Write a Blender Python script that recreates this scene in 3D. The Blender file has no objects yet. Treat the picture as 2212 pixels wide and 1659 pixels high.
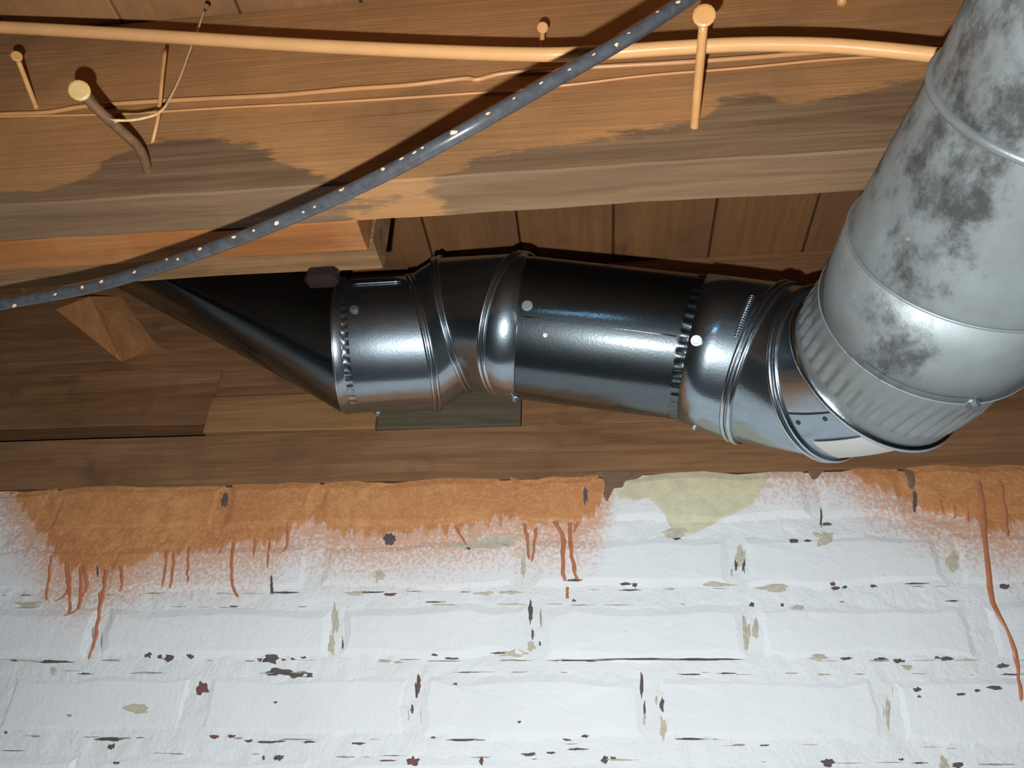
import bpy, bmesh, math, random
from mathutils import Vector, Matrix, noise
from mathutils.bvhtree import BVHTree
random.seed(7)
PI = math.pi
scene = bpy.context.scene
C = scene.collection

# ------------------------------------------------------------------ camera
FPX, CX, CY = 1661.0, 1106.0, 829.5
th, ps, ro = (math.radians(a) for a in (33.0, 7.0, 1.75))
CAM = Vector((0, -0.774, 0))
Fw = Vector((-math.sin(ps)*math.cos(th), math.cos(ps)*math.cos(th), math.sin(th)))
R0 = Vector((math.cos(ps), math.sin(ps), 0)); U0 = R0.cross(Fw)
Rt = R0*math.cos(ro) + U0*math.sin(ro)
Up = U0*math.cos(ro) - R0*math.sin(ro)
cd = bpy.data.cameras.new('camera'); cam = bpy.data.objects.new('camera', cd); C.objects.link(cam)
cd.sensor_width = 36.0; cd.lens = 36.0*FPX/2212.0; cd.clip_start = 0.02; cd.clip_end = 50
m = Matrix.Identity(4)
for i in range(3):
    m[i][0], m[i][1], m[i][2], m[i][3] = Rt[i], Up[i], -Fw[i], CAM[i]
cam.matrix_world = m
scene.camera = cam

# ------------------------------------------------------------------ world, flash, exposure
w = bpy.data.worlds.new('world'); scene.world = w; w.use_nodes = True
w.node_tree.nodes['Background'].inputs[0].default_value = (0.55, 0.68, 0.85, 1)
w.node_tree.nodes['Background'].inputs[1].default_value = 0.3
FLASH = CAM + Up*(-0.046) + Rt*(-0.024) + Fw*0.004
ld = bpy.data.lights.new('phone_flash', 'SPOT'); ld.energy = 24.5; ld.color = (0.98, 1.0, 1.0)
ld.spot_size = math.radians(128); ld.spot_blend = 0.55; ld.shadow_soft_size = 0.004
lo = bpy.data.objects.new('phone_flash', ld); C.objects.link(lo)
lo.location = FLASH; lo.rotation_euler = Fw.to_track_quat('-Z', 'Y').to_euler()
vs = scene.view_settings
vs.view_transform = 'Standard'; vs.look = 'None'; vs.exposure = 0.0; vs.gamma = 1.0
vs.use_curve_mapping = False

# ------------------------------------------------------------------ helpers
def ray(px, py): return Fw + Rt*((px-CX)/FPX) + Up*((CY-py)/FPX)
def aty(px, py, y): d = ray(px, py); return CAM + d*((y-CAM.y)/d.y)
def atz(px, py, z): d = ray(px, py); return CAM + d*((z-CAM.z)/d.z)
def pix(p):
    d = p - CAM; z = d.dot(Fw)
    return CX + FPX*d.dot(Rt)/z, CY - FPX*d.dot(Up)/z
def lin(r, g, b):
    return tuple(((c/255+.055)/1.055)**2.4 if c > 10 else c/255/12.92 for c in (r, g, b)) + (1,)

def link(name, verts, faces, mat, parent=None, smooth=False, origin=None):
    o0 = Vector(origin) if origin is not None else Vector((0, 0, 0))
    me = bpy.data.meshes.new(name)
    me.from_pydata([tuple(Vector(v)-o0) for v in verts], [], faces)
    if smooth:
        for p in me.polygons: p.use_smooth = True
    me.update()
    if mat: me.materials.append(mat)
    o = bpy.data.objects.new(name, me); C.objects.link(o); o.location = o0
    if parent:
        o.parent = parent; o.location = o0 - parent.location
    return o
def tag(o, label=None, cat=None, group=None, kind=None):
    if label: o['label'] = label
    if cat: o['category'] = cat
    if group: o['group'] = group
    if kind: o['kind'] = kind
    return o
def thing(name, label, cat, loc=(0, 0, 0), group=None):
    o = bpy.data.objects.new(name, None); C.objects.link(o); o.location = loc
    o.empty_display_size = .02
    return tag(o, label, cat, group)
class MB:
    def __init__(s): s.v = []; s.f = []
    def add(s, v, f):
        n = len(s.v); s.v += [Vector(a) for a in v]; s.f += [tuple(n+i for i in q) for q in f]
    def build(s, name, mat, parent=None, smooth=False, origin=None):
        return link(name, s.v, s.f, mat, parent, smooth, origin)
def bevel_box(lo_, hi_, b=.0015, jit=0.0):
    bm = bmesh.new(); bmesh.ops.create_cube(bm, size=1)
    for v in bm.verts:
        v.co = Vector([lo_[i] + (v.co[i]+.5)*(hi_[i]-lo_[i]) for i in range(3)])
    bmesh.ops.bevel(bm, geom=bm.edges[:], offset=b, segments=1, affect='EDGES')
    vs_ = [v.co.copy() + Vector([random.uniform(-jit, jit) for _ in range(3)]) for v in bm.verts]
    bm.verts.index_update(); fs = [tuple(v.index for v in f.verts) for f in bm.faces]
    bm.free(); return vs_, fs
def board(name, lo_, hi_, mat, parent=None, b=.0015, nx=1):
    """a sawn board; nx>1 gives its long edges a slight wander"""
    c = (Vector(lo_)+Vector(hi_))/2
    if nx == 1:
        v, f = bevel_box(lo_, hi_, b)
        return link(name, v, f, mat, parent, origin=c)
    mb = MB(); x0, x1 = lo_[0], hi_[0]; rows = []
    sd = random.random()*50
    for i in range(nx+1):
        x = x0+(x1-x0)*i/nx
        k = lambda q: noise.noise(Vector((x*9+sd, q*7.3, sd)))*.0022 + noise.noise(Vector((x*45+sd, q*3.1, sd)))*.0008
        y0, y1, z0, z1 = lo_[1]+k(1)*.4, hi_[1]+k(2)*.4, lo_[2]+k(3), hi_[2]
        rows.append([(x, y0, z0+b), (x, y0+b, z0+k(4)*.3), (x, y1-b, z0+k(5)*.3), (x, y1, z0+b+k(5)), (x, y1, z1), (x, y0, z1)])
    for i in range(nx):
        for j in range(6):
            a = i*6+j; bb = i*6+(j+1) % 6
            mb.f.append((a, bb, bb+6, a+6))
    mb.v = [Vector(p) for r in rows for p in r]
    mb.f.append(tuple(range(5, -1, -1))); mb.f.append(tuple(nx*6+j for j in range(6)))
    return mb.build(name, mat, parent, origin=c)
def spline(pts, n):
    """Catmull-Rom through points"""
    pts = [Vector(p) for p in pts]; P = [pts[0]*2-pts[1]] + pts + [pts[-1]*2-pts[-2]]; out = []
    for i in range(1, len(P)-2):
        for k in range(n):
            t = k/n; a, b, c, d = P[i-1], P[i], P[i+1], P[i+2]
            out.append(.5*((2*b)+(c-a)*t+(2*a-5*b+4*c-d)*t*t+(3*b-a-3*c+d)*t**3))
    out.append(P[-2]); return out
def tube(pts, r, seg=10, cap=True):
    pts = [Vector(p) for p in pts]; v = []; f = []; n = len(pts)
    t0 = (pts[1]-pts[0]).normalized(); e = t0.orthogonal().normalized()
    for i, p in enumerate(pts):
        t = (pts[min(i+1, n-1)]-pts[max(i-1, 0)]).normalized()
        e = (e - t*e.dot(t)).normalized(); g = t.cross(e)
        rr = r(i/(n-1)) if callable(r) else r
        for k in range(seg):
            a = 2*PI*k/seg; v.append(p+(e*math.cos(a)+g*math.sin(a))*rr)
    for i in range(n-1):
        for k in range(seg):
            k2 = (k+1) % seg
            f.append((i*seg+k, i*seg+k2, (i+1)*seg+k2, (i+1)*seg+k))
    if cap:
        f.append(tuple(range(seg-1, -1, -1))); f.append(tuple((n-1)*seg+k for k in range(seg)))
    return v, f

# ------------------------------------------------------------------ material helpers
class NT:
    def __init__(s, name):
        s.m = bpy.data.materials.new(name); s.m.use_nodes = True; s.t = s.m.node_tree
        s.t.nodes.clear(); s.out = s.n('ShaderNodeOutputMaterial'); s.p = s.n('ShaderNodeBsdfPrincipled')
        s.l(s.p.outputs[0], s.out.inputs[0])
    def n(s, k, **kw):
        x = s.t.nodes.new(k)
        for a, b in kw.items(): setattr(x, a, b)
        return x
    def l(s, a, b): s.t.links.new(a, b)
    def set(s, sock, val):
        if hasattr(val, 'is_output'): s.l(val, sock)
        else: sock.default_value = val
    def math(s, op, a, b=0.0, clamp=False):
        x = s.n('ShaderNodeMath', operation=op, use_clamp=clamp); s.set(x.inputs[0], a); s.set(x.inputs[1], b); return x.outputs[0]
    def mix(s, f, a, b, blend='MIX'):
        x = s.n('ShaderNodeMix', data_type='RGBA', blend_type=blend); s.set(x.inputs[0], f); s.set(x.inputs[6], a); s.set(x.inputs[7], b); return x.outputs[2]
    def ramp(s, v, a, b, ca=(0, 0, 0, 1), cb=(1, 1, 1, 1)):
        x = s.n('ShaderNodeValToRGB'); e = x.color_ramp.elements
        e[0].position = a; e[0].color = ca; e[1].position = b; e[1].color = cb; s.l(v, x.inputs[0]); return x.outputs[0]
    def noise(s, vec, scale, detail=4, rough=.55, dist=0.0):
        x = s.n('ShaderNodeTexNoise'); x.inputs['Scale'].default_value = scale; x.inputs['Detail'].default_value = detail
        x.inputs['Roughness'].default_value = rough; x.inputs['Distortion'].default_value = dist
        s.l(vec, x.inputs['Vector']); return x.outputs[0]
    def mapping(s, vec, scale=(1, 1, 1), rot=(0, 0, 0), loc=(0, 0, 0)):
        x = s.n('ShaderNodeMapping'); x.inputs[1].default_value = loc; x.inputs[2].default_value = rot; x.inputs[3].default_value = scale
        s.l(vec, x.inputs[0]); return x.outputs[0]
    def pos(s): return s.n('ShaderNodeNewGeometry').outputs['Position']
    def xyz(s, v): x = s.n('ShaderNodeSeparateXYZ'); s.l(v, x.inputs[0]); return x.outputs
    def bump(s, h, strength=.3, dist=.002, prev=None):
        x = s.n('ShaderNodeBump'); x.inputs['Strength'].default_value = strength; x.inputs['Distance'].default_value = dist
        s.l(h, x.inputs['Height'])
        if prev: s.l(prev, x.inputs['Normal'])
        return x.outputs[0]
    def smooth(s, v, lo_, hi_):
        x = s.n('ShaderNodeMapRange', interpolation_type='SMOOTHSTEP'); s.set(x.inputs[0], v)
        x.inputs[1].default_value = lo_; x.inputs[2].default_value = hi_; return x.outputs[0]
    def curve(s, v, x0, x1, pts, y0, y1):
        """piecewise-linear profile: value y at position x (in metres) along the surface"""
        mr = s.n('ShaderNodeMapRange'); s.l(v, mr.inputs[0]); mr.inputs[1].default_value = x0; mr.inputs[2].default_value = x1
        fc = s.n('ShaderNodeFloatCurve'); cv = fc.mapping.curves[0]
        nrm = sorted([((x-x0)/(x1-x0), (y-y0)/(y1-y0)) for x, y in pts])
        for i, p in enumerate(nrm):
            p = (min(max(p[0], 0), 1), min(max(p[1], 0), 1))
            if i < 2: q = cv.points[i if i == 0 else len(cv.points)-1]; q.location = p
            else: q = cv.points.new(*p)
        # sort-safe rebuild
        while len(cv.points) > 2: cv.points.remove(cv.points[1])
        cv.points[0].location = nrm[0]; cv.points[1].location = nrm[-1]
        for p in nrm[1:-1]: cv.points.new(min(max(p[0], 0), 1), min(max(p[1], 0), 1))
        for q in cv.points: q.handle_type = 'VECTOR'
        fc.mapping.update(); s.l(mr.outputs[0], fc.inputs[1])
        return s.math('ADD', s.math('MULTIPLY', fc.outputs[0], y1-y0), y0)
    def done(s, col=None, rough=.6, metal=0.0, normal=None, spec=None):
        if col is not None: s.set(s.p.inputs['Base Color'], col)
        s.set(s.p.inputs['Roughness'], rough); s.set(s.p.inputs['Metallic'], metal)
        if normal: s.l(normal, s.p.inputs['Normal'])
        if spec is not None: s.p.inputs['Specular IOR Level'].default_value = spec
        return s.m

def wood(name, light, dark, axis='x', paint=None, paint_cov=.5, rough=.75, blot=None, profile=None, seed=0.0):
    k = NT(name); P = k.pos()
    oi = k.n('ShaderNodeObjectInfo')
    off = k.n('ShaderNodeVectorMath', operation='SCALE'); k.l(oi.outputs['Random'], off.inputs['Scale']); off.inputs[0].default_value = (3.1, 7.7, 5.3)
    ad = k.n('ShaderNodeVectorMath', operation='ADD'); k.l(P, ad.inputs[0]); k.l(off.outputs[0], ad.inputs[1])
    V = ad.outputs[0]
    sc = {'x': (4, 60, 60), 'y': (60, 4, 60), 'z': (60, 60, 4)}[axis]
    sc2 = {'x': (9, 260, 260), 'y': (260, 9, 260), 'z': (260, 260, 9)}[axis]
    g1 = k.noise(k.mapping(V, sc, loc=(seed, seed, 0)), 1.0, 6, .6, .8)
    g2 = k.noise(k.mapping(V, sc2), 1.0, 3, .6)
    big = k.noise(V, 5.0+seed, 4, .6)
    col = k.mix(k.ramp(g1, .32, .68), dark, light)
    col = k.mix(k.math('MULTIPLY', k.ramp(g2, .42, .62), .35), col, dark)
    if blot:
        col = k.mix(k.math('MULTIPLY', k.ramp(big, .48, .68), .75), col, blot)
        col = k.mix(k.math('MULTIPLY', k.ramp(k.noise(V, 11.0, 5, .6), .58, .70), .55), col, tuple(c*.5 for c in dark[:3])+(1,))
    if paint:
        if profile:
            cov = profile(k, P)
        else:
            cov = k.ramp(k.noise(V, 7.0, 5, .6), 1-paint_cov-.12, 1-paint_cov+.12)
        fine = k.noise(V, 380, 2, .6)
        cov = k.math('MULTIPLY', cov, k.math('ADD', .72, k.math('MULTIPLY', fine, .45)), True)
        pc = k.mix(k.ramp(k.noise(V, 14, 4, .6), .35, .7), paint, tuple(c*.8 for c in paint[:3])+(1,))
        col = k.mix(k.math('MULTIPLY', cov, .92), col, pc)
    kn = k.n('ShaderNodeTexVoronoi'); kn.inputs['Scale'].default_value = 5.5
    k.l(k.mapping(V, {'x': (.8, 1.7, 1.7), 'y': (1.7, .8, 1.7), 'z': (1.7, 1.7, .8)}[axis]), kn.inputs['Vector'])
    col = k.mix(k.math('MULTIPLY', k.ramp(kn.outputs[0], .03, .09, (1, 1, 1, 1), (0, 0, 0, 1)), .6), col, tuple(c*.45 for c in dark[:3])+(1,))
    n1 = k.bump(g1, .35, .004); n2 = k.bump(g2, .4, .0012, n1)
    return k.done(col, rough, 0, n2, .3)

# ------------------------------------------------------------------ main dimensions
JY, JZ, SUBZ = -0.377, 0.450, 0.700        # joist near face, joist underside, underside of the subfloor
JT = 0.040
SILL_TOP, WALL_TOP = 0.449, 0.381
XL, XR, YB, ZF = -1.7, 1.7, -3.2, -1.45

OR_PAINT = lin(186, 134, 84)
def joist_profile(k, P):
    X = k.xyz(P); x, z = X[0], X[2]
    bp = [(0, 425), (150, 400), (250, 340), (330, 305), (450, 300), (540, 310), (620, 350), (720, 400), (900, 405), (1050, 345), (1200, 305),
          (1400, 290), (1500, 270), (1560, 222), (1640, 208), (1720, 238), (1780, 220), (1900, 190)]
    pts = [(aty(a, b, JY).x, aty(a, b, JY).z) for a, b in bp]
    h = k.curve(x, -.62, .40, [(-.62, pts[0][1])] + pts + [(.40, pts[-1][1]+.02)], .40, .75)
    nz = k.noise(k.mapping(P, (14, 60, 60)), 1.0, 7, .72)
    d = k.math('ADD', k.math('SUBTRACT', z, h), k.math('MULTIPLY', k.math('SUBTRACT', nz, .5), .055))
    lo_ = k.smooth(d, -.002, .005)
    patch = k.ramp(k.noise(P, 6.0, 4, .6), .30, .55)
    return k.math('MULTIPLY', lo_, k.math('ADD', .45, k.math('MULTIPLY', patch, .55)))
M = {}
M['joist'] = wood('joist_wood_with_overspray', lin(136, 108, 80), lin(104, 80, 58), 'x', OR_PAINT, profile=joist_profile)
M['joist2'] = wood('joist_wood', lin(139, 104, 69), lin(102, 72, 45), 'x', OR_PAINT, .35)
def sub_profile(k, P):
    # the spray only reached the planks on the room side of the near joist
    y = k.xyz(P)[1]
    return k.math('MULTIPLY', k.smooth(k.math('MULTIPLY', y, -1.0), .30, .42), k.math('ADD', .15, k.math('MULTIPLY', k.ramp(k.noise(P, 9, 4, .6), .35, .6), .5)))
M['sub'] = wood('subfloor_wood', lin(145, 102, 63), lin(122, 85, 54), 'y', OR_PAINT, profile=sub_profile, blot=lin(104, 79, 60))
M['rim'] = wood('rim_wood', lin(148, 108, 74), lin(106, 74, 48), 'x', blot=lin(113, 76, 47))
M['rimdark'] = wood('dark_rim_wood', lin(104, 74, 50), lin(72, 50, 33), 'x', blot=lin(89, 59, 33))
M['sill'] = wood('sill_wood', lin(152, 112, 78), lin(112, 80, 54), 'x', blot=lin(109, 78, 54), seed=1.3)
M['block'] = wood('block_wood', lin(158, 118, 76), lin(126, 92, 58), 'x')
M['drab'] = wood('olive_grey_wood', lin(102, 93, 75), lin(74, 66, 52), 'x')  # greyer, darker tone than the neighbouring filler block
M['orange_board'] = wood('sprayed_board', lin(166, 106, 56), lin(134, 82, 42), 'x', OR_PAINT, .35)
M['ledger'] = wood('ledger_wood', lin(148, 112, 76), lin(104, 76, 50), 'x', OR_PAINT, .35)
M['cleat'] = wood('cleat_wood', lin(214, 152, 100), lin(188, 128, 80), 'z')

# painted masonry ---------------------------------------------------
WX0, WX1 = -.80, .52
def wpts(lst): return [(aty(a, b, 0).x, aty(a, b, 0).z) for a, b in lst]
ORB = [(0, 1040), (30, 1070), (60, 1120), (100, 1165), (130, 1225), (200, 1240), (270, 1228), (350, 1195), (450, 1185), (520, 1178), (600, 1168), (640, 1132),
       (690, 1128), (720, 1150), (850, 1155), (920, 1146), (1000, 1140), (1090, 1122), (1150, 1132), (1250, 1128), (1290, 1105), (1312, 1040), (1330, 980),
       (1800, 985), (1860, 1035), (1920, 1062), (1980, 1095), (2050, 1112), (2100, 1122), (2150, 1150), (2212, 1125)]
YLB = [(1315, 990), (1335, 1082), (1400, 1078), (1430, 1105), (1455, 1150), (1500, 1152), (1560, 1122), (1620, 1098), (1648, 1060), (1662, 990)]
def masonry(name, white, rough_amp):
    k = NT(name); P = k.pos(); X = k.xyz(P); x, z = X[0], X[2]
    n1 = k.noise(P, 60, 5, .65); n2 = k.noise(P, 260, 4, .6); n3 = k.noise(P, 9, 4, .55)
    nst = k.noise(k.mapping(P, (150, 150, 22)), 1.0, 3, .6)
    col = k.mix(k.ramp(n3, .35, .7), white, tuple(c*.93 for c in white[:3])+(1,))
    # exposed specks where the paint film is thin
    col = k.mix(k.math('MULTIPLY', k.ramp(n1, .69, .76), .5), col, lin(150, 140, 120))
    op = wpts(ORB); h = k.curve(x, WX0, WX1, [(WX0, .45)] + op + [(WX1, op[-1][1])], .20, .46)
    dz = k.math('SUBTRACT', z, h)
    j1 = k.math('MULTIPLY', k.math('SUBTRACT', n1, .5), .022)
    j2 = k.math('MULTIPLY', k.math('SUBTRACT', nst, .5), .042)
    d = k.math('ADD', dz, k.math('ADD', j1, j2))
    solid = k.smooth(d, -.003, .004)
    # fine overspray mist below the solid coat
    fade = k.smooth(dz, -.120, .006)
    sp = k.smooth(k.math('ADD', n2, k.math('MULTIPLY', fade, .34)), .66, .84)
    mist = k.math('MULTIPLY', k.math('ADD', k.math('MULTIPLY', sp, .55), k.math('MULTIPLY', fade, .28)), k.math('MULTIPLY', fade, 1.3), True)
    ora = k.mix(k.ramp(n1, .35, .65), lin(184, 124, 76), lin(210, 152, 100))
    ora = k.mix(k.ramp(n3, .4, .65), ora, lin(188, 124, 80))
    ora = k.mix(k.math('MULTIPLY', k.ramp(n2, .5, .68), .45), ora, lin(226, 172, 118))
    col = k.mix(mist, col, lin(212, 168, 142))
    col = k.mix(solid, col, ora)
    yp = wpts(YLB); hy = k.curve(x, WX0, WX1, [(WX0, .45), (yp[0][0]-.01, .45)] + yp + [(yp[-1][0]+.01, .45), (WX1, .45)], .20, .46)
    dy = k.math('ADD', k.math('SUBTRACT', z, hy), k.math('MULTIPLY', k.math('SUBTRACT', n1, .5), .012))
    col = k.mix(k.math('MULTIPLY', k.smooth(dy, -.002, .003), .9), col, k.mix(k.ramp(n1, .35, .65), lin(214, 208, 168), lin(192, 188, 156)))
    hb = k.math('ADD', k.math('MULTIPLY', n1, .8), k.math('MULTIPLY', n2, .35))
    b1 = k.bump(hb, rough_amp, .003)
    return k.done(col, .62, 0, b1, .35)
M['brick'] = masonry('painted_brick', lin(228, 232, 235), .5)
M['mortar'] = masonry('painted_mortar', lin(226, 230, 232), .85)
def plain(name, col, rough=.6, metal=0, spec=None, nscale=0, namp=.3, bdist=.001):
    k = NT(name); c = col; nn = None
    if nscale:
        t = k.noise(k.pos(), nscale, 4, .6)
        c = k.mix(k.ramp(t, .3, .7), col, tuple(a*(1-namp) for a in col[:3])+(1,)); nn = k.bump(t, .3, bdist)
    return k.done(c, rough, metal, nn, spec)
M['chip_dark'] = plain('exposed_dark_mortar', lin(98, 90, 90), .9, nscale=200)
M['chip_grey'] = plain('dirty_paint', lin(168, 164, 158), .9, nscale=200)
M['chip_tan'] = plain('exposed_tan_mortar', lin(202, 196, 176), .9, nscale=200)
M['chip_red'] = plain('exposed_red_brick', lin(122, 86, 80), .9, nscale=200)
M['drip'] = plain('orange_paint_drip', lin(190, 124, 90), .35, nscale=120, namp=.2)
M['cement'] = plain('brown_cement', lin(128, 102, 80), .9, nscale=90)
M['concrete'] = plain('basement_concrete', lin(66, 63, 60), .9, nscale=6, namp=.4)
M['darkwall'] = plain('basement_side_wall', lin(70, 68, 66), .9, nscale=5, namp=.4)

# metals ------------------------------------------------------------
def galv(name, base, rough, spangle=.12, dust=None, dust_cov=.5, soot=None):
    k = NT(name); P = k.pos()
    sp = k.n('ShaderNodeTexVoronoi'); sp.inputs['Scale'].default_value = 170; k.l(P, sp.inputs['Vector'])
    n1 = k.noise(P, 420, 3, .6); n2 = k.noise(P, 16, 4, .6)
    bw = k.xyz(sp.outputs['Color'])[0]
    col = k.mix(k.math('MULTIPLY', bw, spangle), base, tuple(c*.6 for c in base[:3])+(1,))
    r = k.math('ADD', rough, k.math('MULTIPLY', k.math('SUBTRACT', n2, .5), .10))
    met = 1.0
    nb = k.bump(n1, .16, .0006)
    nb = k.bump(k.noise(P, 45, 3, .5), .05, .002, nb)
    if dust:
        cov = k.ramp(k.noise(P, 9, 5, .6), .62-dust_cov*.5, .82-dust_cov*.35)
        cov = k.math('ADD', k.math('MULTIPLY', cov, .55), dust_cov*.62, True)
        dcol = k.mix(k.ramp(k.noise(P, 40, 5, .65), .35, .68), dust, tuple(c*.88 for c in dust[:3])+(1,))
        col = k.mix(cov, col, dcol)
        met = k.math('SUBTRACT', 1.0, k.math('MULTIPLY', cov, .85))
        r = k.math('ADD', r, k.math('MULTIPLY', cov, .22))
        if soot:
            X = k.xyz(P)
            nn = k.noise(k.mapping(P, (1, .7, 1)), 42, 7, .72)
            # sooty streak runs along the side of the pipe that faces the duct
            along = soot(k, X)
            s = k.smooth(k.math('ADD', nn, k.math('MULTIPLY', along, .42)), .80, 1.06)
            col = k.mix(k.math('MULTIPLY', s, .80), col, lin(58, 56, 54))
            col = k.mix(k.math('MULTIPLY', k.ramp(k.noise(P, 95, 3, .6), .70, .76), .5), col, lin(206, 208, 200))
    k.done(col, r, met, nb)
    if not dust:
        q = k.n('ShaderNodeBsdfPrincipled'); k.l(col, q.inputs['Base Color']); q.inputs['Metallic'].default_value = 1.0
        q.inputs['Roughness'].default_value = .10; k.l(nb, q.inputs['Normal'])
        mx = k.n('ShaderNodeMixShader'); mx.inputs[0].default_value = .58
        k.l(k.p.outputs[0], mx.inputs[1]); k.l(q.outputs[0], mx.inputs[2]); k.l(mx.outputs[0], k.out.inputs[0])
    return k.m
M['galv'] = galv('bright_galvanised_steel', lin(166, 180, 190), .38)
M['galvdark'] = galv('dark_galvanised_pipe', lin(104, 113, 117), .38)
M['bead'] = galv('rolled_seam_steel', lin(196, 206, 212), .30)
def soot_streak(k, X):
    d = k.math('ABSOLUTE', k.math('SUBTRACT', X[0], .196))
    return k.smooth(k.math('MULTIPLY', d, -1.0), -.045, -.004)
M['oldgalv'] = galv('old_dusty_galvanised_steel', lin(160, 166, 166), .46, .1, dust=lin(132, 143, 146), dust_cov=.5, soot=soot_streak)
M['crimpgalv'] = galv('dulled_crimped_steel', lin(160, 166, 166), .34, .1, dust=lin(126, 136, 137), dust_cov=.5)
M['screw'] = plain('zinc_screw', lin(160, 166, 170), .5, 1.0)
M['hole'] = plain('dark_rivet', lin(40, 40, 42), .6)
M['strap'] = plain('dark_strap_metal', lin(40, 31, 26), .85, nscale=60, spec=.1)
M['label_white'] = plain('paper_label', lin(206, 204, 200), .7)
M['label_grey'] = plain('label_print', lin(170, 166, 166), .7)
M['cable_orange'] = plain('orange_painted_sheath', lin(222, 168, 112), .26, nscale=30, namp=.12, bdist=.0006)
M['wire_orange'] = plain('orange_painted_wire', lin(206, 150, 98), .34, nscale=40, namp=.15)
k = NT('black_rubber_with_overspray'); P = k.pos()
vv = k.n('ShaderNodeTexVoronoi'); vv.inputs['Scale'].default_value = 60; k.l(k.mapping(P, (.8, .8, 1.2)), vv.inputs['Vector'])
fl = k.ramp(vv.outputs[0], .10, .13, (1, 1, 1, 1), (0, 0, 0, 1))
cc = k.mix(k.ramp(k.noise(P, 160, 4, .6), .3, .8), lin(56, 58, 61), lin(80, 82, 85))
M['rod'] = k.done(cc, .30, 0, k.bump(k.noise(P, 200, 3, .6), .12, .0008), .5)
M['fleck'] = plain('dried_orange_fleck', lin(222, 178, 140), .5)
M['string'] = plain('cream_string', lin(226, 190, 140), .85, nscale=300)
M['nail_orange'] = plain('orange_painted_nail', lin(212, 156, 98), .4, nscale=80, namp=.2)
M['nail_rust'] = plain('rusty_nail', lin(120, 86, 56), .7, nscale=150, namp=.4)
M['nail_head'] = plain('worn_nail_head', lin(206, 172, 112), .45, nscale=150, namp=.2)
k = NT('window_glow'); k.p.inputs['Base Color'].default_value = (.6, .75, .9, 1)
k.p.inputs['Emission Color'].default_value = (.35, .68, 1.0, 1); k.p.inputs['Emission Strength'].default_value = 5.0
M['pane'] = k.m
M['frame'] = plain('window_frame_paint', lin(170, 168, 160), .6)

# ================================================================== SETTING
# floor and far walls of the basement
def slab(name, lo_, hi_, mat, kind='structure'):
    v, f = bevel_box(lo_, hi_, .004); return tag(link(name, v, f, mat, origin=(Vector(lo_)+Vector(hi_))/2), kind=kind)
slab('floor', (XL-.1, YB-.1, ZF-.1), (XR+.1, .25, ZF), M['concrete'])
slab('wall_left', (XL-.1, YB, ZF), (XL, .0, SUBZ), M['darkwall'])
slab('wall_right', (XR, YB, ZF), (XR+.1, .0, SUBZ), M['darkwall'])
# rear wall behind the viewer with a small high window
wb = MB()
WX = (-.75, -.05); WZ = (.10, .40)
for lo_, hi_ in (((XL-.1, YB-.1, ZF), (WX[0], YB, SUBZ)), ((WX[1], YB-.1, ZF), (XR+.1, YB, SUBZ)),
                 ((WX[0], YB-.1, ZF), (WX[1], YB, WZ[0])), ((WX[0], YB-.1, WZ[1]), (WX[1], YB, SUBZ))):
    wb.add(*bevel_box(lo_, hi_, .001))
tag(wb.build('wall_front', M['darkwall']), kind='structure')
wn = tag(link('window_1', *bevel_box((WX[0], YB-.06, WZ[0]), (WX[1], YB-.05, WZ[1]), .001), M['pane'], origin=((WX[0]+WX[1])/2, YB-.055, WZ[0])), kind='structure')
for i in range(3):
    x = WX[0] + (WX[1]-WX[0])*i/2
    x0, x1 = (x, x+.03) if i == 0 else ((x-.03, x) if i == 2 else (x-.015, x+.015))
    link('mullion', *bevel_box((x0, YB-.05, WZ[0]), (x1, YB-.02, WZ[1]), .002), M['frame'], wn)
for z in (WZ[0], WZ[1]-.03):
    link('rail', *bevel_box((WX[0], YB-.05, z), (WX[1], YB-.02, z+.03), .002), M['frame'], wn)

# --- brick wall -----------------------------------------------------
BH, PITCH, BL = .0525, .0690, .2125
def mort(x, z): return .0012 + noise.noise(Vector((x*70, z*70, 1)))*.0012 + noise.noise(Vector((x*200, z*200, 4)))*.0007
gx0, gx1, gz0, gz1 = -1.05, .85, -.06, WALL_TOP-.002
nx, nz = 380, 110
mb = MB()
for j in range(nz+1):
    for i in range(nx+1):
        x = gx0+(gx1-gx0)*i/nx; z = gz0+(gz1-gz0)*j/nz
        if j == nz: z += noise.noise(Vector((x*25, 0, 9)))*.0025
        mb.v.append(Vector((x, mort(x, z), z)))
for j in range(nz):
    for i in range(nx):
        a = j*(nx+1)+i; mb.f.append((a, a+1, a+nx+2, a+nx+1))
n0 = len(mb.v); mb.v += [Vector((x, y, z)) for x, y, z in ((gx0, .2, gz1), (gx1, .2, gz1))]
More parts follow.
